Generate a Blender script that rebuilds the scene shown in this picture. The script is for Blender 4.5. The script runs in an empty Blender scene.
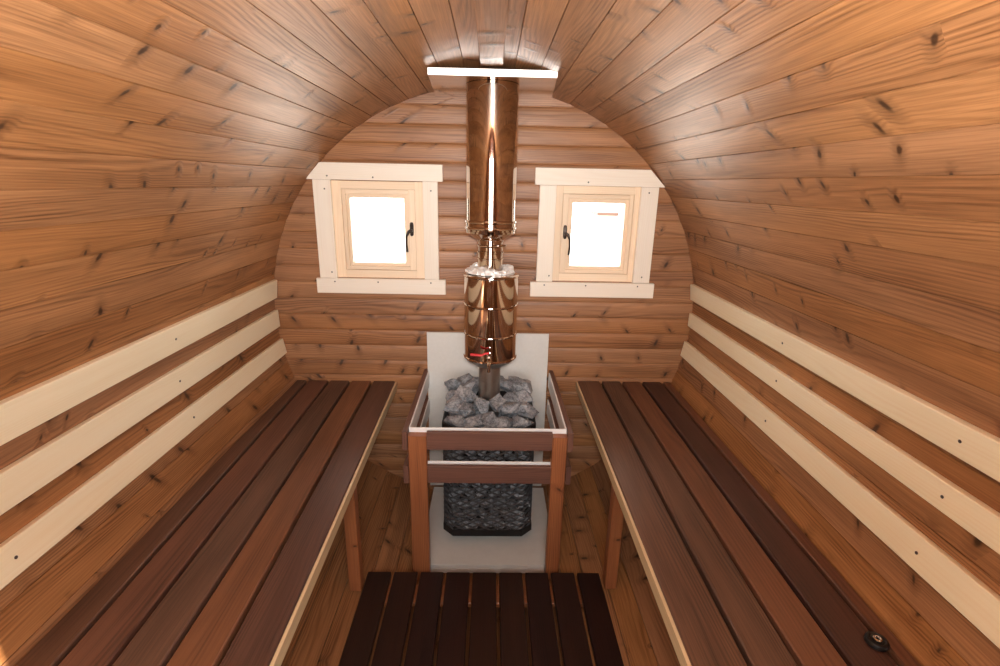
import bpy, bmesh, math, random
from mathutils import Vector, Matrix, Euler
RND = random.Random(7)
PI = math.pi
SC = bpy.context.scene
COL = SC.collection

# ------------------------------------------------------------------ materials
def new_mat(name):
    m = bpy.data.materials.new(name); m.use_nodes = True
    nt = m.node_tree
    for n in list(nt.nodes):
        if n.type != 'OUTPUT_MATERIAL' and n.type != 'BSDF_PRINCIPLED': nt.nodes.remove(n)
    b = next(n for n in nt.nodes if n.type == 'BSDF_PRINCIPLED')
    return m, nt, b

def lin(c):
    return tuple(((v/255)/12.92 if v/255 <= .04045 else ((v/255+.055)/1.055)**2.4) for v in c) + (1,)

class NB:
    def __init__(s, nt): s.nt = nt
    def n(s, t, **k):
        x = s.nt.nodes.new(t)
        for a, v in k.items(): setattr(x, a, v)
        return x
    def put(s, node, i, v):
        if v is None: return
        if isinstance(v, bpy.types.NodeSocket): s.nt.links.new(v, node.inputs[i])
        else: node.inputs[i].default_value = v
    def m(s, op, a, b=None, c=None, clamp=False):
        x = s.n('ShaderNodeMath', operation=op, use_clamp=clamp)
        s.put(x, 0, a); s.put(x, 1, b); s.put(x, 2, c)
        return x.outputs[0]
    def vec(s, x=0., y=0., z=0.):
        c = s.n('ShaderNodeCombineXYZ'); s.put(c, 0, x); s.put(c, 1, y); s.put(c, 2, z); return c.outputs[0]
    def noise(s, v, scale, detail=2, rough=.5, dim='2D'):
        x = s.n('ShaderNodeTexNoise', noise_dimensions=dim)
        s.put(x, 'Vector', v); s.put(x, 'Scale', scale); s.put(x, 'Detail', detail); s.put(x, 'Roughness', rough)
        return x.outputs[0]
    def mr(s, v, a, b, c=0., d=1., smooth=True):
        x = s.n('ShaderNodeMapRange', interpolation_type='SMOOTHSTEP' if smooth else 'LINEAR')
        for i, q in enumerate((v, a, b, c, d)): s.put(x, i, q)
        return x.outputs[0]
    def mix(s, f, a, b, blend='MIX'):
        x = s.n('ShaderNodeMix', data_type='RGBA', blend_type=blend)
        s.put(x, 0, f); s.put(x, 6, a); s.put(x, 7, b)
        return x.outputs[2]

def wood(name, dark, light, knotc, knots=1.0, rough=.42, contrast=1.0, var=.35, ringf=430., hue=None, spec=.5, bump=.25):
    """planks: u runs with the grain, v across, 'rnd' is one number per plank"""
    m, nt, b = new_mat(name); B = NB(nt)
    uv = B.n('ShaderNodeUVMap', uv_map='UVMap')
    sp = B.n('ShaderNodeSeparateXYZ'); nt.links.new(uv.outputs[0], sp.inputs[0])
    at = B.n('ShaderNodeAttribute', attribute_name='rnd'); r = at.outputs['Fac']
    u = B.m('ADD', sp.outputs[0], B.m('MULTIPLY', r, 57.3))
    v = B.m('ADD', sp.outputs[1], B.m('MULTIPLY', r, 31.7))
    # knots
    vo = B.n('ShaderNodeTexVoronoi', voronoi_dimensions='2D', feature='F1'); vo.inputs['Scale'].default_value = 1.0
    B.put(vo, 'Vector', B.vec(B.m('ADD', B.m('MULTIPLY', u, 10.), B.m('MULTIPLY', v, B.m('SUBTRACT', B.m('MULTIPLY', B.m('FRACT', B.m('MULTIPLY', r, 77.)), 14.), 7.))), B.m('MULTIPLY', v, 5.)))
    d = vo.outputs['Distance']
    sc = B.n('ShaderNodeSeparateColor'); nt.links.new(vo.outputs['Color'], sc.inputs[0])
    has = B.m('GREATER_THAN', sc.outputs[0], 1.0 - .52*knots) if knots > 0 else 0.0
    size = B.m('ADD', B.m('MULTIPLY', sc.outputs[1], .75), .35)
    dw = B.m('ADD', d, B.m('MULTIPLY', B.m('SUBTRACT', B.noise(B.vec(B.m('MULTIPLY', u, 30.), B.m('MULTIPLY', v, 60.)), 1.0, 2), .5), .07))
    dd = B.m('DIVIDE', dw, size)
    core = B.m('MULTIPLY', B.mr(dd, .03, .11, 1., 0.), has)
    halo = B.m('MULTIPLY', B.mr(dd, .06, .36, 1., 0.), has)
    # grain
    low = B.noise(B.vec(B.m('MULTIPLY', u, .9), B.m('MULTIPLY', v, 9.)), 1.0, 1)
    wav = B.noise(B.vec(B.m('MULTIPLY', u, 5.), B.m('MULTIPLY', v, 12.)), 1.0, 2)
    ph = B.m('ADD', B.m('MULTIPLY', v, ringf*1.3), B.m('MULTIPLY', low, 60.))
    ph = B.m('ADD', ph, B.m('MULTIPLY', wav, 5.))
    ph = B.m('ADD', ph, B.m('MULTIPLY', halo, 5.))
    ring = B.m('ADD', B.m('MULTIPLY', B.m('SINE', ph), .5), .5)
    ring = B.m('POWER', ring, 1.6)
    fine = B.noise(B.vec(B.m('MULTIPLY', u, 6.), B.m('MULTIPLY', v, 330.)), 1.0, 2, .6)
    blot = B.noise(B.vec(B.m('MULTIPLY', u, 1.3), B.m('MULTIPLY', v, 14.)), 1.0, 3, .6)
    msk = B.mr(B.noise(B.vec(B.m('ADD', B.m('MULTIPLY', u, .8), 9.), B.m('MULTIPLY', v, 16.)), 1.0, 2), .38, .64, .25, 1.0)
    ring = B.m('MULTIPLY', ring, msk)
    f = B.m('ADD', B.m('MULTIPLY', ring, .42*contrast), B.m('MULTIPLY', B.m('SUBTRACT', fine, .5), .8*contrast))
    f = B.m('ADD', f, B.m('MULTIPLY', B.m('SUBTRACT', blot, .5), 1.1*contrast))
    f = B.m('ADD', f, .32, clamp=True)
    col = B.mix(f, lin(light), lin(dark))
    wn = B.n('ShaderNodeTexWhiteNoise', noise_dimensions='1D'); B.put(wn, 'W', B.m('MULTIPLY', r, 991.))
    val = B.m('ADD', B.m('MULTIPLY', B.m('SUBTRACT', wn.outputs[0], .5), var), 1.0)
    hs = B.n('ShaderNodeHueSaturation'); B.put(hs, 'Color', col); B.put(hs, 'Value', val)
    if hue:
        s2 = B.n('ShaderNodeSeparateColor'); nt.links.new(wn.outputs[1], s2.inputs[0])
        B.put(hs, 'Hue', B.m('ADD', B.m('MULTIPLY', B.m('SUBTRACT', s2.outputs[0], .5), hue), .5))
        B.put(hs, 'Saturation', B.m('ADD', B.m('MULTIPLY', B.m('SUBTRACT', s2.outputs[1], .5), .10), 1.0))
    col = hs.outputs[0]
    if knots > 0:
        col = B.mix(B.m('MULTIPLY', halo, .38), col, lin(tuple(int(a*.5+k*.5) for a, k in zip(dark, knotc))))
        col = B.mix(B.m('MULTIPLY', core, .85), col, lin(knotc))
    nt.links.new(col, b.inputs['Base Color'])
    rg = B.m('ADD', B.m('MULTIPLY', blot, .16), rough-.08)
    nt.links.new(rg, b.inputs['Roughness'])
    b.inputs['Specular IOR Level'].default_value = spec
    bp = B.n('ShaderNodeBump'); bp.inputs['Strength'].default_value = bump; bp.inputs['Distance'].default_value = .002
    hgt = B.m('ADD', B.m('MULTIPLY', ring, -.35), B.m('MULTIPLY', blot, .9))
    hgt = B.m('ADD', hgt, B.m('MULTIPLY', halo, 2.2))
    B.put(bp, 'Height', hgt); nt.links.new(bp.outputs[0], b.inputs['Normal'])
    return m

def plain(name, col, rough=.5, metal=0., noise_amt=0., nscale=20., bump=0., spec=.5):
    m, nt, b = new_mat(name); B = NB(nt)
    b.inputs['Roughness'].default_value = rough; b.inputs['Metallic'].default_value = metal
    b.inputs['Specular IOR Level'].default_value = spec
    tc = B.n('ShaderNodeTexCoord')
    nz = B.noise(tc.outputs['Object'], nscale, 5, .6, '3D')
    c = lin(col)
    dk = tuple(v*(1-noise_amt) for v in c[:3])+(1,); lt = tuple(min(1, v*(1+noise_amt)) for v in c[:3])+(1,)
    nt.links.new(B.mix(nz, dk, lt), b.inputs['Base Color'])
    if bump:
        bp = B.n('ShaderNodeBump'); bp.inputs['Strength'].default_value = bump; bp.inputs['Distance'].default_value = .004
        B.put(bp, 'Height', nz); nt.links.new(bp.outputs[0], b.inputs['Normal'])
    return m

M = {}
M['wall'] = wood('heat treated spruce', (106, 67, 40), (184, 132, 89), (44, 27, 18), knots=1.35, rough=.41, var=.16, hue=.003, spec=.38)
M['back'] = wood('heat treated spruce siding', (108, 68, 41), (180, 128, 88), (44, 27, 18), knots=1.1, rough=.46, var=.12, hue=.003)
M['bench'] = wood('dark bench hardwood', (50, 34, 29), (108, 76, 62), (40, 26, 22), knots=0, rough=.42, var=.6, hue=.022, contrast=.9, spec=.4)
M['bench_red'] = wood('reddish bench hardwood', (72, 46, 36), (130, 88, 66), (60, 36, 28), knots=0, rough=.42, var=.25, hue=.012, contrast=.8, spec=.4)
M['duck'] = wood('dark duckboard hardwood', (30, 19, 17), (56, 34, 28), (28, 18, 15), knots=0, rough=.45, var=.35, hue=.02, contrast=.8, spec=.35)
M['slat'] = wood('pale aspen', (242, 222, 182), (254, 243, 214), (190, 150, 100), knots=0, rough=.5, var=.05, contrast=.6, bump=.1)
M['strip'] = wood('pale edge strip', (196, 170, 130), (222, 200, 162), (150, 120, 80), knots=0, rough=.5, var=.05, contrast=.5, bump=.1)
M['casing'] = wood('pale spruce trim', (238, 222, 202), (250, 240, 226), (200, 160, 120), knots=0, rough=.5, var=.04, contrast=.5, bump=.08)
M['frame'] = wood('finger jointed pine', (232, 200, 164), (248, 228, 202), (190, 150, 110), knots=0, rough=.45, var=.14, contrast=.6, bump=.08)
M['post'] = wood('orange spruce post', (122, 70, 42), (172, 108, 68), (60, 32, 20), knots=.7, rough=.42, var=.1, ringf=420., contrast=1.1)
M['rail'] = wood('dark rail', (80, 52, 44), (122, 84, 70), (50, 32, 28), knots=0, rough=.45, var=.1)
M['steel'] = plain('polished stainless', (218, 208, 200), rough=.05, metal=1)
M['steel2'] = plain('satin stainless', (190, 182, 174), rough=.28, metal=1, noise_amt=.05, nscale=40)
M['plate'] = plain('mirror steel sheet', (220, 212, 205), rough=.09, metal=1)
M['lip'] = plain('bright folded sheet', (236, 232, 230), rough=.35, metal=.85)
M['foil'] = plain('crumpled foil', (245, 244, 242), rough=.4, metal=.35)
M['cement'] = plain('grey cement board', (224, 223, 219), rough=.8, noise_amt=.06, nscale=60)
M['hearth'] = plain('light grey hearth board', (218, 218, 215), rough=.75, noise_amt=.08, nscale=25)
M['whiteboard'] = plain('white calcium board', (240, 240, 240), rough=.55, noise_amt=.03)
M['black'] = plain('black painted steel', (26, 25, 26), rough=.42, noise_amt=.1)
M['wire'] = plain('dark expanded steel mesh', (84, 84, 87), rough=.42, metal=.5)
M['handle'] = plain('dark bronze handle', (52, 42, 36), rough=.35, metal=.6)
M['red'] = plain('red lever sleeve', (205, 40, 45), rough=.4)
M['chrome'] = plain('chrome valve', (220, 215, 210), rough=.12, metal=1)
M['screw'] = plain('grey screw head', (96, 90, 88), rough=.4, metal=.7)
M['ground'] = plain('pale gravel', (225, 222, 216), rough=.9, noise_amt=.06, nscale=3)
M['cream'] = plain('cream outdoor box', (250, 244, 225), rough=.8)
M['brownlid'] = plain('brown lid', (60, 34, 20), rough=.6)
M['hinge'] = plain('steel hinge', (120, 118, 116), rough=.4, metal=.9)

def stone_mat():
    m, nt, b = new_mat('grey olivine stone'); B = NB(nt)
    tc = B.n('ShaderNodeTexCoord'); oi = B.n('ShaderNodeObjectInfo')
    n1 = B.noise(tc.outputs['Object'], 3.2, 6, .75, '3D'); n2 = B.noise(tc.outputs['Object'], 17, 3, .7, '3D')
    f = B.mr(B.m('ADD', B.m('MULTIPLY', n1, .7), B.m('MULTIPLY', n2, .4)), .36, .72)
    c = B.mix(f, lin((72, 76, 83)), lin((180, 184, 190)))
    c = B.mix(B.mr(n2, .66, .8), c, lin((205, 203, 200)))
    hs = B.n('ShaderNodeHueSaturation'); B.put(hs, 'Color', c); B.put(hs, 'Value', B.m('ADD', B.m('MULTIPLY', oi.outputs['Random'], .35), .82))
    nt.links.new(hs.outputs[0], b.inputs['Base Color']); b.inputs['Roughness'].default_value = .75
    bp = B.n('ShaderNodeBump'); bp.inputs['Strength'].default_value = .9; bp.inputs['Distance'].default_value = .012
    B.put(bp, 'Height', n1); nt.links.new(bp.outputs[0], b.inputs['Normal'])
    return m
M['stone'] = stone_mat()

def glass_mat():
    m = bpy.data.materials.new('window glass'); m.use_nodes = True; nt = m.node_tree
    for n in list(nt.nodes):
        if n.type != 'OUTPUT_MATERIAL': nt.nodes.remove(n)
    out = next(n for n in nt.nodes if n.type == 'OUTPUT_MATERIAL')
    tr = nt.nodes.new('ShaderNodeBsdfTransparent'); gl = nt.nodes.new('ShaderNodeBsdfGlossy'); gl.inputs['Roughness'].default_value = .02
    mx = nt.nodes.new('ShaderNodeMixShader'); fr = nt.nodes.new('ShaderNodeFresnel'); fr.inputs[0].default_value = 1.45
    nt.links.new(fr.outputs[0], mx.inputs[0]); nt.links.new(tr.outputs[0], mx.inputs[1]); nt.links.new(gl.outputs[0], mx.inputs[2])
    nt.links.new(mx.outputs[0], out.inputs[0]); return m
M['glass'] = glass_mat()

# ------------------------------------------------------------------ mesh builder
class MB:
    def __init__(s): s.v = []; s.f = []; s.uv = []; s.r = []; s.sm = []
    def face(s, pts, uvs=None, rnd=0., smooth=False):
        i = len(s.v); s.v += [Vector(p) for p in pts]
        s.f.append(tuple(range(i, i+len(pts)))); s.uv.append(uvs or [(0, 0)]*len(pts)); s.r.append(rnd); s.sm.append(smooth)
    def prism(s, ring0, ring1, rnd=None, vs=None, u0=0., caps=True, smooth=False):
        """two matching outlines joined; u runs from one to the other"""
        rnd = RND.random() if rnd is None else rnd
        n = len(ring0); ring0 = [Vector(p) for p in ring0]; ring1 = [Vector(p) for p in ring1]
        if vs is None:
            vs = [0.]
            for k in range(n): vs.append(vs[-1] + (ring0[(k+1) % n]-ring0[k]).length)
        else: vs = list(vs) + [vs[0]]
        i = len(s.v); s.v += ring0 + ring1
        for k in range(n):
            k2 = (k+1) % n
            l0 = (ring1[k]-ring0[k]).length; l1 = (ring1[k2]-ring0[k2]).length
            s.f.append((i+k, i+k2, i+n+k2, i+n+k))
            s.uv.append([(u0, vs[k]), (u0, vs[k+1]), (u0+l1, vs[k+1]), (u0+l0, vs[k])]); s.r.append(rnd); s.sm.append(smooth)
        if caps:
            c = ring0[0]
            for base, rev in ((0, True), (n, False)):
                idx = [i+base+k for k in range(n)]
                if rev: idx = idx[::-1]
                s.f.append(tuple(idx))
                s.uv.append([((s.v[q]-c).z*.2, (s.v[q]-c).x + (s.v[q]-c).y) for q in idx]); s.r.append(rnd); s.sm.append(False)
    def board(s, o, L, W, T, c=.0015, rnd=None, taper=None):
        """o = corner; L, W, T edge vectors (length along grain, width, thickness)"""
        o, L, W, T = map(Vector, (o, L, W, T)); w, t = W.length, T.length
        a, b = W/w*c, T/t*c
        prof = [o+a, o+W-a, o+W+b, o+W+T-b, o+W+T-a, o+T+a, o+T-b, o+b]
        vv = [0, w, w+c, w+t-c, w+t, 0-t, -t+c, -c]
        d = 1 if W.cross(T).dot(L) > 0 else -1
        if d < 0: prof = prof[::-1]; vv = vv[::-1]
        s.prism(prof, [p+L for p in prof], rnd, vv)
    def box(s, lo, hi, c=.001, rnd=None, axis=0):
        lo, hi = Vector(lo), Vector(hi); d = hi-lo
        ax = [Vector((d.x, 0, 0)), Vector((0, d.y, 0)), Vector((0, 0, d.z))]
        L = ax[axis]; W = ax[(axis+1) % 3]; T = ax[(axis+2) % 3]
        s.board(lo, L, W, T, min(c, W.length*.3, T.length*.3), rnd)
    def tube(s, pts, r, n=10, caps=True):
        pts = [Vector(p) for p in pts]; rs = r if isinstance(r, (list, tuple)) else [r]*len(pts)
        rings = []; prev = None
        for k, p in enumerate(pts):
            t = ((pts[min(k+1, len(pts)-1)]-p).normalized() + (p-pts[max(k-1, 0)]).normalized()).normalized()
            if prev is None: a = t.orthogonal().normalized()
            else: a = (prev - t*prev.dot(t)).normalized()
            prev = a; b = t.cross(a)
            rings.append([p + (a*math.cos(2*PI*j/n)+b*math.sin(2*PI*j/n))*rs[k] for j in range(n)])
        s.skin(rings, caps)
    def skin(s, rings, caps=True, smooth=True, closed=False):
        i = len(s.v); n = len(rings[0])
        for q in rings: s.v += [Vector(p) for p in q]
        m = len(rings)
        for k in range(m if closed else m-1):
            k1 = (k+1) % m
            for j in range(n):
                j2 = (j+1) % n
                s.f.append((i+k*n+j, i+k*n+j2, i+k1*n+j2, i+k1*n+j)); s.uv.append([(0, 0)]*4); s.r.append(0); s.sm.append(smooth)
        if caps and not closed:
            s.f.append(tuple(i+j for j in range(n))[::-1]); s.uv.append([(0, 0)]*n); s.r.append(0); s.sm.append(False)
            s.f.append(tuple(i+(m-1)*n+j for j in range(n))); s.uv.append([(0, 0)]*n); s.r.append(0); s.sm.append(False)
    def lathe(s, prof, c, n=64, caps=True, axis='z'):
        """prof = [(radius, height)]; every crisp edge doubles its ring"""
        rings = []
        for r, h in prof:
            rings.append([(c[0]+r*math.cos(2*PI*j/n), c[1]+r*math.sin(2*PI*j/n), c[2]+h) if axis == 'z' else
                          (c[0]+r*math.cos(2*PI*j/n), c[1]-h, c[2]+r*math.sin(2*PI*j/n)) for j in range(n)])
        s.skin(rings, caps)
    def build(s, name, mat, parent=None, smooth_angle=None):
        org = world_loc(parent)
        me = bpy.data.meshes.new(name)
        me.from_pydata([v-org for v in s.v], [], s.f)
        ul = me.uv_layers.new(name='UVMap'); k = 0
        for uvs in s.uv:
            for q in uvs: ul.data[k].uv = q; k += 1
        at = me.attributes.new('rnd', 'FLOAT', 'FACE'); at.data.foreach_set('value', s.r)
        me.polygons.foreach_set('use_smooth', s.sm)
        me.materials.append(mat)
        bm = bmesh.new(); bm.from_mesh(me); bmesh.ops.recalc_face_normals(bm, faces=bm.faces); bm.to_mesh(me); bm.free()
        if any(s.sm):
            try: me.set_sharp_from_angle(angle=math.radians(smooth_angle or 35))
            except Exception: pass
        o = bpy.data.objects.new(name, me); COL.objects.link(o)
        if parent: o.parent = parent
        return o

def world_loc(o):
    v = Vector((0, 0, 0))
    while o is not None: v = v + Vector(o.location); o = o.parent
    return v
def tag(o, label=None, cat=None, group=None, kind=None):
    if label: o['label'] = label
    if cat: o['category'] = cat
    if group: o['group'] = group
    if kind: o['kind'] = kind
    return o
def empty(name, loc=(0, 0, 0), **k):
    o = bpy.data.objects.new(name, None); o.location = loc; o.empty_display_size = .1; COL.objects.link(o)
    return tag(o, **k)
def fuse(c, r, prof_pts): pass

# ------------------------------------------------------------------ the barrel shell
R0 = 1.0; YF = -2.47; YB = .05; N = 72; OFF = 89.5
def shell(name, k0, k1):
    mb = MB()
    for k in range(k0, k1):
        a0, a1 = math.radians(OFF+5*k), math.radians(OFF+5*(k+1)); e = .0013
        P = lambda r, a, y: Vector((r*math.cos(a), y, r*math.sin(a)))
        pr = [(R0+.004, a0+.0005), (R0+.0006, a0+e), (R0+.0006, a1-e), (R0+.004, a1-.0005), (R0+.042, a1-.0001), (R0+.042, a0+.0001)]
        w = R0*math.radians(5)
        vs = [-.004, 0, w, w+.004, w+.04, -.04]
        mb.prism([P(r, a, YB) for r, a in pr], [P(r, a, YF) for r, a in pr], None, vs)
    return tag(mb.build(name, M['wall']), kind='structure')
# k=0 starts at 89.5 deg and runs towards the left (+x is 0 deg)
shell('ceiling', -7, 7)            # 54.5 .. 124.5
shell('wall_left', 7, 22)          # 124.5 .. 199.5
shell('floor', 22, 44)             # 199.5 .. 309.5  (the curved bottom)
shell('wall_right', 44, 65)        # 309.5 .. 54.5

# back wall: horizontal rounded boards, with two window openings
WL = (-.688, -.283, .174, .606); WR = (.311, .690, .174, .604)
def siding(name, y0, sgn, holes, mat, thick=.04):
    mb = MB(); pitch = .0775; z = .071 - pitch*14
    prof = [(0, .006), (.018, .0038), (.06, .0022), (.16, .0008), (.45, 0), (.78, .0008), (.90, .0025), (.975, .0045), (1., .0068)]
    while z < 1.02:
        rnd = RND.random()
        # pieces between holes (a hole may start or end inside a board: split the board there)
        zs = sorted({z, z+pitch} | {h for x0, x1, a, b in holes for h in (a, b) if z+1e-4 < h < z+pitch-1e-4})
        for za, zb in zip(zs[:-1], zs[1:]):
            zm = (za+zb)/2
            cuts = [(x0, x1) for x0, x1, a, b in holes if a < zm < b]
            ts = sorted({(za-z)/pitch, (zb-z)/pitch} | {t for t, _ in prof if (za-z)/pitch < t < (zb-z)/pitch})
            def dep(t):
                for (t0, d0), (t1, d1) in zip(prof[:-1], prof[1:]):
                    if t <= t1+1e-9: return d0+(d1-d0)*(t-t0)/(t1-t0)
                return prof[-1][1]
            pts = [(z+t*pitch, dep(t)) for t in ts]
            edges = [None] + [c for x in sorted(cuts) for c in x] + [None]
            for e0, e1 in zip(edges[::2], edges[1::2]):
                def xe(zz, side):
                    lim = math.sqrt(max(1.012**2-min(zz*zz, 1.0), .0009)); return side*lim
                r0 = [(e0 if e0 is not None else xe(zz, -1), y0+sgn*dd, zz) for zz, dd in pts]
                r1 = [(e1 if e1 is not None else xe(zz, 1), y0+sgn*dd, zz) for zz, dd in pts]
                r0 += [(r0[-1][0], y0+sgn*thick, pts[-1][0]), (r0[0][0], y0+sgn*thick, pts[0][0])]
                r1 += [(r1[-1][0], y0+sgn*thick, pts[-1][0]), (r1[0][0], y0+sgn*thick, pts[0][0])]
                vs = [p[0]-z for p in pts] + [pitch+.01, -.01]
                mb.prism(r0, r1, rnd, vs, u0=r0[0][0])
        z += pitch
    return tag(mb.build(name, mat), kind='structure')
siding('wall_back', 0., 1, [WL, WR], M['back'])
siding('wall_front', -2.44, -1, [(-.34, .34, -.86, .80)], M['back'], .03)

# door opening behind the camera: pine frame round the opening, door leaf swung open outside
df = MB()
df.box((-.36, -2.49, -.86), (-.32, -2.41, .82), .002, axis=2); df.box((.32, -2.49, -.86), (.36, -2.41, .82), .002, axis=2)
df.box((-.36, -2.49, .78), (.36, -2.41, .82), .002, axis=0); df.box((-.36, -2.49, -.90), (.36, -2.41, -.86), .002, axis=0)
d1 = empty('door_1', (0, -2.45, -.86), kind='structure')  # leaf hangs open on the left
df.build('door_frame', M['frame'], d1)
lf = MB()
for q in ((0, .05), (.57, .62)): lf.box((-.37, -2.50-q[1], -.84), (-.34, -2.50-q[0], .76), .002, axis=2)
lf.box((-.37, -3.12, -.84), (-.34, -2.50, -.70), .002, axis=1); lf.box((-.37, -3.12, .66), (-.34, -2.50, .76), .002, axis=1)
lf.build('door_leaf', M['frame'], d1)
lp = MB()  # unseen planks added across the lower doorway to keep daylight off the floor
for k in range(7): lp.box((-.319+.0912*k, -2.475, -.858), (-.319+.0912*(k+1)-.0006, -2.445, -.06), .002, axis=2)
lp.build('lower_light_block', M['back'], d1)
gp = MB(); gp.box((-.358, -3.07, -.70), (-.352, -2.55, .66), .0005, axis=1); gp.build('pane', M['glass'], d1)

# key board along the crown of the ceiling, ending at the flue plate
kb = MB(); kb.board((-.0215, -.461, .9845), (0, -1.97, 0), (.0765, 0, 0), (0, 0, .014), .0015)
tag(kb.build('trim_1', M['wall']), kind='structure')

# ------------------------------------------------------------------ windows
def screw(parent, p, n, r=.0035):
    mb = MB(); n = Vector(n).normalized(); a = n.orthogonal().normalized(); b = n.cross(a); p = Vector(p)
    rings = []
    for rr, h in ((r, -.001), (r, .0006), (r*.7, .0014)):
        rings.append([p+n*h+(a*math.cos(2*PI*j/10)+b*math.sin(2*PI*j/10))*rr for j in range(10)])
    mb.skin(rings); return mb.build('screw', M['screw'], parent)

def window(name, fr, sash, glass, cas, head, sill, hx, side):
    x0, x1, z0, z1 = fr
    w = empty(name, ((x0+x1)/2, .0, z0), kind='structure')
    # casing boards
    def c(nm, pts):       # outline in (x, z), board from y=-.021 to y=.001
        mb = MB(); f = [Vector((x, -.021, z)) for x, z in pts]; g = [Vector((x, .0, z)) for x, z in pts]
        mb.prism(f, g); o = mb.build(nm, M['casing'], w)
        # grain along the board
        me = o.data; hor = (max(p[0] for p in pts)-min(p[0] for p in pts)) > (max(p[1] for p in pts)-min(p[1] for p in pts))
        for l in me.loops:
            v = me.vertices[l.vertex_index].co
            me.uv_layers[0].data[l.index].uv = (v.x, v.z) if hor else (v.z, v.x)
        b = o.modifiers.new('bevel', 'BEVEL'); b.width = .0015; b.segments = 2; return o
    c('head_casing', head)
    c('sill_casing', sill)
    for q in cas: c('side_casing', q)
    # fixed frame lining the opening
    y0, y1 = -.004, .075; sx0, sx1, sz0, sz1 = sash
    fm = MB()
    fm.box((x0, y0, z0), (sx0, y1, z1), .001, axis=2); fm.box((sx1, y0, z0), (x1, y1, z1), .001, axis=2)
    fm.box((sx0, y0, z0), (sx1, y1, sz0), .001, axis=0); fm.box((sx0, y0, sz1), (sx1, y1, z1), .001, axis=0)
    st = .014
    fm.box((sx0, .057, sz0), (sx0+st, y1, sz1), .001, axis=2); fm.box((sx1-st, .057, sz0), (sx1, y1, sz1), .001, axis=2)
    fm.box((sx0+st, .057, sz0), (sx1-st, y1, sz0+st), .001, axis=0); fm.box((sx0+st, .057, sz1-st), (sx1-st, y1, sz1), .001, axis=0)
    f = fm.build('window_frame', M['frame'], w)
    gx0, gx1, gz0, gz1 = glass; g = .0010; s0, s1, t0, t1 = sx0+g, sx1-g, sz0+g, sz1-g
    sm = MB()
    for step, (ys, k) in enumerate((( -.001, .0), (.006, .55))):
        # stepped profile: outer band proud, inner bead set back
        a0 = s0+(gx0-s0)*k; a1 = s1+(gx1-s1)*k; b0 = t0+(gz0-t0)*k; b1 = t1+(gz1-t1)*k
        k2 = .55 if step == 0 else 1.
        c0 = s0+(gx0-s0)*k2; c1 = s1+(gx1-s1)*k2; e0 = t0+(gz0-t0)*k2; e1 = t1+(gz1-t1)*k2
        sm.box((a0, ys, b0), (c0, .055, b1), .0015, axis=2); sm.box((c1, ys, b0), (a1, .055, b1), .0015, axis=2)
        sm.box((c0, ys, b0), (c1, .055, e0), .0015, axis=0); sm.box((c0, ys, e1), (c1, .055, b1), .0015, axis=0)
    sa = sm.build('sash', M['frame'], w)
    pn = MB(); pn.box((gx0, .028, gz0), (gx1, .032, gz1), .0003, axis=0); pn.build('pane', M['glass'], w)
    # handle: oval plate, neck and hanging lever
    h = MB(); zc = .40
    rings = []
    for y, sc in ((-.001, 1.), (-.007, 1.), (-.010, .8)):
        rings.append([(hx+.0085*sc*math.copysign(abs(math.cos(t))**.6, math.cos(t)), y, zc+.031*sc*math.copysign(abs(math.sin(t))**.5, math.sin(t))) for t in [2*PI*j/24 for j in range(24)]])
    h.skin(rings)
    h.tube([(hx, -.008, zc-.006), (hx, -.030, zc-.006)], .0072, 12)
    hs = h.build('handle', M['handle'], w)
    l = MB(); sg = side
    l.tube([(hx, -.030, zc-.004), (hx+sg*.010, -.033, zc-.010), (hx+sg*.020, -.034, zc-.030), (hx+sg*.0215, -.034, zc-.060), (hx+sg*.019, -.033, zc-.100)], [.0075, .0070, .0052, .0050, .0058], 12)
    l.build('lever', M['handle'], hs)
    for hz in (t0+.03, t1-.03): pass
    return w
w1 = window('window_1', WL, (-.648, -.321, .210, .572), (-.616, -.373, .242, .534),
    [[(-.766, .1715), (-.688, .1715), (-.688, .609), (-.766, .609)], [(-.283, .1715), (-.217, .1715), (-.217, .609), (-.283, .609)]],
    [(-.795, .6095), (-.194, .6095), (-.194, .681), (-.730, .681)], [(-.785, .101), (-.187, .101), (-.187, .171), (-.785, .171)], -.339, -1)
for p in ((-.70, .625), (-.50, .622), (-.715, .57), (-.71, .20), (-.70, .156), (-.50, .156), (-.255, .156), (-.247, .57)): screw(w1, (p[0], -.021, p[1]), (0, -1, 0))
w2 = window('window_2', WR, (.344, .666, .210, .570), (.392, .631, .243, .531),
    [[(.2365, .1715), (.311, .1715), (.311, .6045), (.2365, .6045)], [(.690, .1715), (.768, .1715), (.768, .6045), (.690, .6045)]],
    [(.214, .605), (.796, .605), (.723, .678), (.214, .678)], [(.210, .100), (.794, .100), (.794, .1695), (.210, .1695)], .361, 1)
for p in ((.45, .62), (.725, .58), (.295, .20), (.73, .20), (.275, .156), (.47, .156), (.715, .156)): screw(w2, (p[0], -.021, p[1]), (0, -1, 0))

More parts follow.
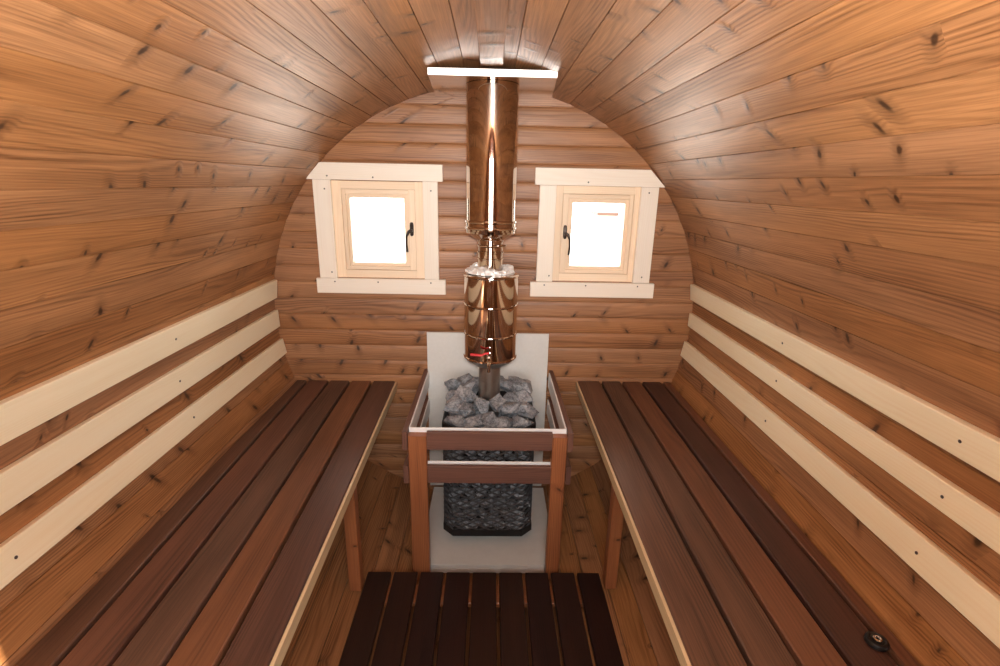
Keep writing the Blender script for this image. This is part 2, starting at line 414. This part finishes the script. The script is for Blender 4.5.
# ------------------------------------------------------------------ benches
def bench(side):
    nm = {-1: 'left', 1: 'right'}[side]
    z = {-1: -.346, 1: -.332}[side]; t = .026
    yb, yf = -.006, -2.36
    # plan lines of the boards (x at the back wall, x at y=-1.53), measured from the room axis
    if side < 0: xs = [(-.445, -.420), (-.552, -.5205), (-.660, -.628), (-.765, -.737), (-.871, -.845)]; gap = .012; wall = -.930
    else: xs = [(.468, .452), (.577, .567), (.681, .672), (.782, .777), (.885, .884)]; gap = .012; wall = .934
    o = empty('sauna_bench', (side*.62, -1.2, -.8),
        label='long dark brown slatted bench along the %s wall' % nm + (' with a round black cap on it' if side > 0 else ''), cat='bench', group='benches along the curved walls')
    def X(p, y): return p[0]+(p[1]-p[0])*(-y/1.53)
    for k in range(5):
        a = xs[k]; mb = MB()
        def edge(y, k=k):
            i = X(xs[k], y)
            i += side*(gap if k else 0)
            e = X(xs[k+1], y) if k < 4 else wall
            return i, e
        rings = []
        for y in (yb, yf):
            i, e = edge(y); w = e-i; c = .003*side
            rings.append([Vector(p) for p in ((i+c, y, z), (e-c, y, z), (e, y, z-.003), (e, y, z-t), (i, y, z-t), (i, y, z-.003))])
        w = abs(w); mb.prism(rings[0], rings[1], BR[(side, k)], [0, w, w+.003, w+t, -t, -.003])
        mb.build('seat_board', M['bench_red' if (side, k) in ((-1, 1), (-1, 3), (1, 2), (1, 4)) else 'bench'], o)
    f = MB(); s = side
    q = []
    for y in (yb, yf):
        i = X(xs[0], y); q.append([Vector(p) for p in ((i-s*.001, y, z-.004), (i-s*.009, y, z-.004), (i-s*.009, y, z-.040), (i-s*.001, y, z-.040))])
    f.prism(q[0], q[1], .3, [0, .013, .055, .07]); tag(f.build('edge_strip', M['strip'], o), 'pale wood edge strip')
    for y in (-.755, -1.55, -2.25):
        lx0 = X(xs[0], y)+s*.012; lx1 = lx0+s*.045
        a, b = min(lx0, lx1), max(lx0, lx1)
        zb = -math.sqrt(1-max(abs(a), abs(b))**2)+.004
        mb = MB(); mb.box((a, y-.045, zb), (b, y, z-t-.055), .003, axis=2)
        mb.build('leg', M['post'], o)
        c = MB(); xo = .90*s; c.box((min(lx0, xo), y-.045, z-t-.054), (max(lx0, xo), y, z-t-.0005), .002, axis=0); c.build('bearer', M['post'], o)
    return o
BR = {(-1, 0): .13, (-1, 1): .57, (-1, 2): .31, (-1, 3): .83, (-1, 4): .44, (1, 0): .21, (1, 1): .66, (1, 2): .92, (1, 3): .37, (1, 4): .75}
bench(-1); bench(1)

# ------------------------------------------------------------------ backrest slats
names = ['top', 'middle', 'bottom']
LS = {-1: [(9.2, 4.1), (.8, -4.0), (-7.5, -11.9)], 1: [(9.9, 5.5), (1.7, -2.1), (-6.6, -11.0)]}
SCREWS = {-1: [[-.79], [-.797], [-.78, -1.433]], 1: [[-.795, -1.434], [-.787, -1.426], [-.789, -1.421]]}
for side in (-1, 1):
    for k in range(3):
        A, Bq = LS[side][k]; rf = .982
        pa = Vector((side*rf*math.cos(math.radians(A)), 0, rf*math.sin(math.radians(A))))
        pb = Vector((side*rf*math.cos(math.radians(Bq)), 0, rf*math.sin(math.radians(Bq))))
        W = pb-pa; nrm = Vector((side, 0, 0)); nrm = (nrm - W.normalized()*nrm.dot(W.normalized())).normalized()
        sn = 'left' if side < 0 else 'right'
        o = empty('backrest_slat', (pa+pb)/2+Vector((0, -1.2, 0)),
            label='%s of the three pale wood backrest slats on the %s wall' % (names[k], sn), cat='backrest slat', group='pale backrest slats')
        mb = MB(); mb.board(pa+Vector((0, -.012, 0)), (0, -2.35, 0), W, nrm*.018, .002)
        mb.build('board', M['slat'], o)
        mid = (pa+pb)/2
        for y in (-.79, -1.43, -2.1, -.12):
            sp = MB(); sp.board(mid+Vector((0, y+.02, 0))-W*.42+nrm*.018, (0, -.04, 0), W*.84, nrm*.011, .0005); sp.build('spacer', M['slat'], o)
        for y in SCREWS[side][k] + [-2.08]:
            screw(o, mid+Vector((0, y, 0))-nrm*.0002, -nrm, .0038)

# ------------------------------------------------------------------ duckboard
db = empty('duckboard', (.018, -1.45, -.93), label='dark brown slatted duckboard on the floor between the benches, in front of the heater', cat='duckboard')
x = -.446
for k in range(9):
    wv = .0918 + [0, .001, -.001, .0, .001, 0, -.001, .001, 0][k]
    mb = MB(); mb.board((x, -.690, -.902), (0, -1.6, 0), (wv, 0, 0), (0, 0, .022), .0025); mb.build('slat', M['duck'], db)
    x += wv + .0122
for y in (-.73, -1.45, -2.15):
    mb = MB(); mb.box((-.375, y-.09, -.922), (.41, y, -.9025), .002, axis=0)
    tag(mb.build('crossbar', M['frame2'] if 'frame2' in M else M['post'], db))

# ------------------------------------------------------------------ hearth and heat shields
hp = empty('hearth_plate', (.03, -.3, -.955), label='light grey floor plate under the sauna heater', cat='floor plate')
mb = MB(); o8 = [(-.257, -.045), (-.257, -.565), (-.212, -.565), (-.212, -.600), (.271, -.600), (.271, -.565), (.316, -.565), (.316, -.045)]
mb.prism([Vector((x, y, -.942)) for x, y in o8], [Vector((x, y, -.924)) for x, y in o8], 0); mb.build('plate', M['hearth'], hp)
mb = MB(); mb.box((-.211, -.601, -.966), (.270, -.575, -.9425), .001); mb.build('batten', M['hearth'], hp)
mb = MB(); mb.box((-.235, -.10, -.962), (.290, -.07, -.9425), .001); mb.build('batten', M['hearth'], hp)

ws = empty('wall_shield_panel', (.016, -.02, -.9), label='light grey cement heat shield panel on the back wall behind the heater', cat='heat shield')
mb = MB(); mb.box((-.278, -.034, -.922), (.308, -.024, -.432), .001, axis=2); mb.box((-.278, -.034, -.431), (.308, -.024, -.081), .001, axis=2)
mb.build('panel', M['cement'], ws)
for px in (-.24, .0, .25):
    mb = MB(); mb.box((px, -.0235, -.90), (px+.03, -.001, -.10), .001, axis=2); mb.build('spacer', M['post'], ws)

# ------------------------------------------------------------------ heater
XC, YC = .026, -.315; HW, HD, CH = .190, .185, .045
def octo(e=0., z=0., ch=CH):
    w, d = HW+e, HD+e
    return [Vector((XC+x, YC+y, z)) for x, y in ((-w+ch, -d), (w-ch, -d), (w, -d+ch), (w, d-ch), (w-ch, d), (-w+ch, d), (-w, d-ch), (-w, -d+ch))]
heater = empty('sauna_heater', (XC, YC, -.924), label='black steel mesh sauna heater filled with grey stones', cat='sauna heater')
def band(name, z0, z1, eo, ei, mat):
    mb = MB(); a, b, c, d = octo(eo, z0), octo(eo, z1), octo(ei, z1), octo(ei, z0)
    for k in range(8):
        j = (k+1) % 8
        for q in ((a[k], a[j], b[j], b[k]), (b[k], b[j], c[j], c[k]), (c[k], c[j], d[j], d[k]), (d[k], d[j], a[j], a[k])): mb.face(q)
    o = mb.build(name, mat, heater)
    bm = bmesh.new(); bm.from_mesh(o.data); bmesh.ops.remove_doubles(bm, verts=bm.verts, dist=1e-5); bmesh.ops.recalc_face_normals(bm, faces=bm.faces); bm.to_mesh(o.data); bm.free()
    return o
band('top_rim', -.374, -.338, .004, -.002, M['black'])
band('bottom_rim', -.858, -.828, .004, -.002, M['black'])
mb = MB(); mb.prism(octo(-.002, -.8575), octo(-.002, -.850), 0); mb.build('base_plate', M['black'], heater)
mb = MB(); mb.box((XC-.118, YC-.108, -.849), (XC+.118, YC+.150, -.44), .01, axis=2); mb.build('inner_casing', M['black'], heater)
for sx in (-1, 1):
    for sy in (-1, 1):
        mb = MB(); mb.lathe([(.014, 0), (.014, .004), (.009, .006), (.009, .064)], (XC+sx*.11, YC+sy*.09, -.9235), 16); mb.build('foot', M['black'], heater)
# expanded metal mesh wrapped round the eight sides
def mesh_wrap():
    ring = octo(.001, 0); per = [0]
    for k in range(8): per.append(per[-1]+(ring[(k+1) % 8]-ring[k]).length)
    tot = per[-1]; ncell = 2*round(tot/.028/2*.5)*2; st = tot/ncell
    def P(s_, z_):
        s_ %= tot
        for k in range(8):
            if s_ <= per[k+1]+1e-9:
                t = (s_-per[k])/(per[k+1]-per[k]); p = ring[k].lerp(ring[(k+1) % 8], t)
                d = (ring[(k+1) % 8]-ring[k]).normalized(); nn = Vector((d.y, -d.x, 0)); return Vector((p.x, p.y, z_)), nn
    mb = MB(); amp = .0068; rows = int(.452/(2*amp)); hw = .0021
    for j in range(rows+1):
        zc = -.828+.004+2*amp*j
        if zc > -.374: break
        rings = []
        for i in range(ncell):
            zz = zc + amp*.86*(1 if (i+j) % 2 else -1)
            p, nn = P(i*st, min(max(zz, -.834), -.368))
            up = Vector((0, 0, 1))
            tl = nn*.0022
            rings.append([p+up*hw-tl, p-up*hw+tl+nn*.0006, p-up*hw+tl-nn*.0006, p+up*hw-tl-nn*.0012])
        mb.skin(rings, closed=True, smooth=False)
    return mb.build('wire_mesh', M['wire'], heater)
mesh_wrap()

# stones: eight rough shapes, each stone an object of its own
def rock_mesh(seed):
    r = random.Random(seed); bm = bmesh.new()
    ax = (r.uniform(1.0, 1.2), r.uniform(.75, .95), r.uniform(.6, .8)); n = r.choice((9, 10, 11, 12))
    for i in range(n):
        th = math.acos(1-2*(i+.5)/n); ph = i*2.39996+r.uniform(-.7, .7); q = r.uniform(.40, .60)
        bm.verts.new((math.sin(th)*math.cos(ph)*q*ax[0], math.sin(th)*math.sin(ph)*q*ax[1], math.cos(th)*q*ax[2]))
    bmesh.ops.convex_hull(bm, input=bm.verts)
    for v in [v for v in bm.verts if not v.link_faces]: bm.verts.remove(v)
    bmesh.ops.subdivide_edges(bm, edges=list(bm.edges), cuts=2, use_grid_fill=True)
    bmesh.ops.triangulate(bm, faces=list(bm.faces))
    bm.normal_update()
    for v in bm.verts: v.co += v.normal*r.uniform(-.022, .018)
    bmesh.ops.recalc_face_normals(bm, faces=bm.faces)
    me = bpy.data.meshes.new('stone'); bm.to_mesh(me); bm.free(); me.materials.append(M['stone']); return me
rocks = [rock_mesh(s) for s in range(11, 21)]
ORD = ['leftmost', 'second', 'third', 'fourth', 'fifth', 'sixth', 'seventh']
def stone(p, size, label, group, rot=None):
    o = bpy.data.objects.new('heater_stone', RND.choice(rocks)); COL.objects.link(o)
    o.location = p; o.scale = (size,)*3 if not isinstance(size, tuple) else size
    o.rotation_euler = rot or (RND.uniform(-.5, .5), RND.uniform(-.5, .5), RND.uniform(0, 6.28))
    return tag(o, label, 'stone', group)
# top pile, row by row from the front
TOPROWS = [('front row', -.450, -.340, [-.140, -.074, -.004, .066, .138], .104),
           ('second row', -.388, -.308, [-.150, -.088, .080, .148], .112),
           ('third row', -.318, -.288, [-.152, -.100, .098, .152], .112),
           ('fourth row', -.240, -.268, [-.148, -.076, .0, .076, .148], .110),
           ('back row', -.175, -.268, [-.118, -.048, .040, .116], .100)]
for rn, y, z, xs_, s in TOPROWS:
    for i, xx in enumerate(xs_):
        sz = s*RND.uniform(.90, 1.10)
        stone((XC+xx+RND.uniform(-.006, .006), y+RND.uniform(-.008, .008), z+RND.uniform(-.008, .010)), (sz, sz, sz*.85),
              'rough grey stone, %s from left in the %s on top of the heater' % (ORD[i].replace('leftmost', 'first'), rn), 'stones heaped on top of the heater')
# stones just in front of the flue foot
for i, xx in enumerate((-.036, .030)):
    stone((XC+xx, -.384+.006*i, -.290), .098, 'rough grey stone in front of the flue foot, %s of two' % ('left' if i == 0 else 'right'), 'stones heaped on top of the heater')
# lower layer filling the gaps under the pile
k = 0
for i, y in enumerate((-.44, -.375, -.31, -.245, -.18)):
    for j in range(5):
        xx = -.128+.064*j
        if (i in (2, 3)) and j == 2: continue
        stone((XC+xx, y, -.378), .084, 'grey stone under the top pile, seen only through gaps', 'stones under the top pile'); k += 1
# stones caged behind the front mesh, layer by layer from the bottom
LAY = ['lowest', 'second', 'third', 'fourth', 'fifth', 'sixth', 'seventh', 'eighth', 'topmost']
for l in range(9):
    z = -.822 + .0515*l; n = 6 if l % 2 else 7
    for i in range(n):
        xx = (i-(n-1)/2)*.0535; yy = YC-HD+.034 + (.022 if abs(xx) > .15 else 0)
        stone((XC+xx*.985, yy, z), (.066*RND.uniform(.95, 1.15), .054, .070*RND.uniform(.95, 1.1)),
              'grey caged stone, %s from left in the %s layer behind the front mesh' % (ORD[i].replace('leftmost', 'first'), LAY[l]), 'stones caged behind the wire mesh')
    for sx in (-1, 1):
        for i in range(4):
            stone((XC+sx*(HW-.036), YC-HD+.105+.056*i, z), (.052, .052, .052),
                  'grey stone behind the %s side mesh of the heater' % ('left' if sx < 0 else 'right'), 'stones behind the %s side mesh' % ('left' if sx < 0 else 'right'))

# ------------------------------------------------------------------ wooden guard round the heater
gd = empty('heater_guard', (.016, -.33, -.96), label='wooden guard rail with two posts and white inner boards around the heater', cat='guard rail')
GX0, GX1, GYF = -.297, .342, -.655
for x0, x1 in ((-.2755, -.2065), (.265, .3205)):
    mb = MB(); x0 = max(x0, GX0+.0205) if x0 < 0 else x0; x1 = min(x1, GX1-.0205) if x1 > 0 else x1
    zb = -math.sqrt(1-max(abs(x0), abs(x1))**2)+.003
    mb.box((x0, GYF, zb), (x1, GYF+.034, -.297), .003, axis=2); mb.build('post', M['post'], gd)
RX0, RX1 = -.206, .2645
for zt in (-.283, -.426):
    mb = MB(); mb.box((RX0, GYF+.004, zt-.072), (RX1, GYF+.024, zt), .002, axis=0); mb.build('front_rail', M['rail'], gd)
    mb = MB(); mb.box((GX0+.0270, GYF+.0345, zt-.070), (GX1-.0270, GYF+.0405, zt+.004), .001, axis=0); tag(mb.build('inner_board', M['whiteboard'], gd), 'white inner board')
    for x0, x1, i0, i1 in ((GX0, GX0+.020, GX0+.0205, GX0+.0265), (GX1-.020, GX1, GX1-.0265, GX1-.0205)):
        mb = MB(); mb.box((x0, GYF+.001, zt-.072), (x1, -.001, zt+.004), .002, axis=1); mb.build('side_rail', M['rail'], gd)
        mb = MB(); mb.box((i0, GYF+.0415, zt-.070), (i1, -.036, zt+.004), .0008, axis=1); tag(mb.build('inner_board', M['whiteboard'], gd), 'white inner board')

# ------------------------------------------------------------------ flue, water tank, ceiling plate
FX, FY = .021, -.300; TX = .026
fl = empty('chimney_flue', (FX, FY, -.24), label='polished steel chimney flue rising from the heater to the ceiling', cat='chimney flue')
mb = MB(); rr = .0975
mb.lathe([(rr, .4700), (rr, .9535)], (FX, FY, 0), 96); mb.build('outer_pipe', M['steel'], fl)
mb = MB()
pr = [(.0985, .470), (.1035, .468), (.1045, .464), (.1035, .460), (.1005, .458), (.1005, .446), (.1035, .444), (.1045, .440), (.1035, .436), (.1005, .434), (.099, .428)]
mb.lathe(pr, (FX, FY, 0), 96); mb.build('locking_band', M['steel'], fl)
mb = MB(); mb.lathe([(.100, .4275), (.098, .420), (.060, .398), (.0535, .392), (.0535, .386)], (FX, FY, 0), 96); mb.build('cone', M['steel'], fl)
mb = MB(); s = .0505
mb.lathe([(s, .3855), (s, .376), (s+.004, .374), (s+.0045, .370), (s+.003, .366), (s, .364), (s, .350), (s+.0035, .348), (s+.0035, .342), (s, .340), (s, .322), (s+.0035, .320), (s+.0035, .316), (s, .314), (s, .2625)], (FX, FY, 0), 72)
mb.build('inner_pipe', M['steel'], fl)
cl = MB(); cl.tube([(FX+.030, FY-.046, .372), (FX+.052, FY-.034, .372), (FX+.060, FY-.020, .372)], .004, 8); cl.build('clamp', M['chrome'], fl)
mb = MB(); mb.lathe([(.0495, -.1405), (.0495, -.150), (.0470, -.152), (.0470, -.40)], (TX-.001, FY, 0), 64); tag(mb.build('lower_pipe', M['steel2'], fl), 'dull satin steel flue foot')

tk = empty('water_tank', (TX, FY, -.14), label='round polished steel water tank with a red lever tap, fitted around the flue', cat='water tank')
mb = MB(); r = .1105
def bead(z): return [(r, z+.005), (r+.0022, z+.003), (r+.003, z), (r+.0022, z-.003), (r, z-.005)]
mb.lathe([(.054, .262), (.094, .262), (.104, .259), (r-.001, .257), (r+.003, .254), (r+.0035, .250), (r, .246)] + bead(.132) + bead(.008) + [(r, -.090), (r+.003, -.093), (r+.0035, -.097), (r+.002, -.100)], (TX, FY, 0), 128)
mb.build('body', M['steel'], tk, smooth_angle=22)
mb = MB(); mb.lathe([(r, -.1005), (.100, -.112), (.060, -.138), (.0505, -.140)], (TX, FY, 0), 96); mb.build('bottom_cone', M['steel2'], tk)
mb = MB(); mb.box((TX-.0045-.008, FY-r-.002, -.088), (TX+.0045-.008, FY-r+.003, .243), .001, axis=2); mb.build('seam', M['steel'], tk)
# tap
mb = MB(); ty = FY-r
tx = TX-.004
mb.lathe([(.012, 0), (.012, .006), (.0075, .008), (.0075, .020), (.010, .022), (.0105, .034), (.010, .046), (.0065, .048), (.006, .054)], (tx, ty, -.062), 20, axis='y')
mb.tube([(tx, ty-.040, -.062), (tx, ty-.050, -.072), (tx, ty-.052, -.092), (tx, ty-.052, -.112)], [.0075, .008, .0072, .0082], 14)
mb.tube([(tx, ty-.034, -.055), (tx, ty-.034, -.038)], .0052, 12)
tp = mb.build('tap', M['chrome'], tk)
mb = MB(); mb.tube([(tx, ty-.034, -.040), (tx-.014, ty-.037, -.040), (tx-.028, ty-.038, -.046), (tx-.038, ty-.038, -.047), (tx-.074, ty-.036, -.045)], [.0045, .0045, .0045, .0052, .0055], 10)
tag(mb.build('lever', M['red'], tp), 'red tap lever')
# crumpled foil collar on the tank
fo = MB(); rings = []; nr, nj = 9, 56; rf = random.Random(5)
for i in range(nr):
    ang = PI*i/(nr-1); ring = []
    for j in range(nj):
        t = 2*PI*j/nj
        rad = .0755 - .022*math.cos(ang) + rf.uniform(-.006, .006)
        zz = .2628 + .017*math.sin(ang)*(1+.5*math.sin(3*t+1)) + (rf.uniform(-.002, .007) if 0 < i < nr-1 else 0)
        rad = max(rad, .0545)
        ring.append((FX+rad*math.cos(t), FY+rad*math.sin(t), zz))
    rings.append(ring)
fo.skin(rings, caps=False, smooth=False)
tag(fo.build('foil_collar', M['foil']), 'crumpled silver foil collar packed around the flue on top of the tank', 'foil')

# polished plate under the ceiling
cp = empty('ceiling_flue_plate', (.025, -.25, .957), label='flat polished steel plate with bright front lip where the flue meets the ceiling', cat='flue plate')
q0 = [(-.222, -.001, .9545), (.272, -.001, .9545), (.238, -.458, .9545), (-.197, -.458, .9545)]
mb = MB(); up = Vector((0, 0, .002))
mb.prism([Vector(p) for p in q0], [Vector(p)+up for p in q0], 0)
mb.build('sheet', M['plate'], cp)
mb = MB(); mb.box((-.1980, -.4605, .9530), (.2390, -.4585, .9760), .0006, axis=0); tag(mb.build('front_lip', M['lip'], cp), 'bright folded front lip')

# ------------------------------------------------------------------ black cap on the right bench
cx_, cy_ = .874, -1.487
cap = empty('round_cap', (cx_, cy_, -.3318), label='small round black cap with a shiny centre lying on the right bench', cat='cap')
mb = MB(); mb.lathe([(.0205, .0), (.0225, .002), (.0225, .009), (.0205, .012), (.016, .013), (.014, .0105), (.010, .0105), (.0095, .013)], (cx_, cy_, -.3318), 40); mb.build('body', M['black'], cap)
mb = MB(); mb.lathe([(.0088, .0105), (.0088, .0145), (.0065, .016), (.005, .0155), (.004, .013), (.001, .013)], (cx_, cy_, -.3318), 24); mb.build('centre', M['chrome'], cap)

# ------------------------------------------------------------------ outside
g = MB(); g.box((-14, -14, -1.22), (14, 14, -1.20), .0)if False else None
mb = MB(); mb.face([(-16, -16, -1.2), (16, -16, -1.2), (16, 16, -1.2), (-16, 16, -1.2)]); tag(mb.build('ground', M['ground']), kind='structure')
bx = empty('storage_box', (1.23, 3.2, -1.2), label='pale outdoor box with brown lid seen through the right window', cat='box')
mb = MB(); mb.box((1.14, 3.0, -1.2), (1.335, 3.3, .300), .004, axis=2); mb.build('body', M['cream'], bx)
mb = MB(); mb.box((1.125, 2.98, .3005), (1.35, 3.32, .335), .004, axis=0); tag(mb.build('lid', M['brownlid'], bx), 'brown lid')

# ------------------------------------------------------------------ light
wd = bpy.data.worlds.new('World'); SC.world = wd; wd.use_nodes = True
bg = wd.node_tree.nodes.get('Background'); bg.inputs[0].default_value = (1.0, .985, .96, 1); bg.inputs[1].default_value = 9.5
def lamp(name, typ, loc, rot=(0, 0, 0), **k):
    d = bpy.data.lights.new(name, typ); o = bpy.data.objects.new(name, d); COL.objects.link(o); o.location = loc; o.rotation_euler = rot
    for a, v in k.items(): setattr(d, a, v)
    return o
# daylight portals in the door and window openings
for nm, loc, sx, sy, rx in (('door portal', (0, -2.52, .36), .66, .84, PI/2), ('window portal', (-.4945, .08, .388), .25, .3, -PI/2), ('window portal', (.5115, .08, .387), .25, .3, -PI/2)):
    p = lamp(nm, 'AREA', loc, (rx, 0, 0), shape='RECTANGLE', size=sx, size_y=sy); p.data.cycles.is_portal = True
sun = lamp('sun', 'SUN', (0, 0, 4), energy=14, angle=.01, color=(1, .86, .66))
sun.rotation_euler = Vector((-1.26, .95, -.98)).to_track_quat('-Z', 'Y').to_euler()
# the photographer's flash above the camera
fl_ = lamp('camera flash', 'SPOT', (.03, -2.34, .69), energy=115, shadow_soft_size=.03, color=(1, .97, .93), spot_size=math.radians(150), spot_blend=1.0)
fl_.rotation_euler = Vector((0, 1, .55)).to_track_quat('-Z', 'Y').to_euler()

# ------------------------------------------------------------------ camera
cam = bpy.data.cameras.new('camera'); co = bpy.data.objects.new('camera', cam); COL.objects.link(co)
r_ = Vector((0.99968879, -0.01484721, 0.02004724)); u_ = Vector((-0.01488874, 0.28969525, 0.95700313)); w_ = Vector((0.02001642, 0.95700377, -0.28938403))
mt = Matrix((( r_.x, u_.x, -w_.x, .024541), (r_.y, u_.y, -w_.y, -2.314175), (r_.z, u_.z, -w_.z, .610976), (0, 0, 0, 1)))
co.matrix_world = mt
cam.sensor_width = 36; cam.sensor_fit = 'HORIZONTAL'; cam.lens = 36*497.24/1000; cam.clip_start = .02
SC.camera = co
vs = SC.view_settings; vs.view_transform = 'Standard'; vs.look = 'None'; vs.gamma = 1; vs.use_curve_mapping = False; vs.exposure = 0.15
SC.cycles.use_denoising = True
SC.cycles.max_bounces = 10; SC.cycles.diffuse_bounces = 6; SC.cycles.glossy_bounces = 5
SC.cycles.sample_clamp_indirect = 40
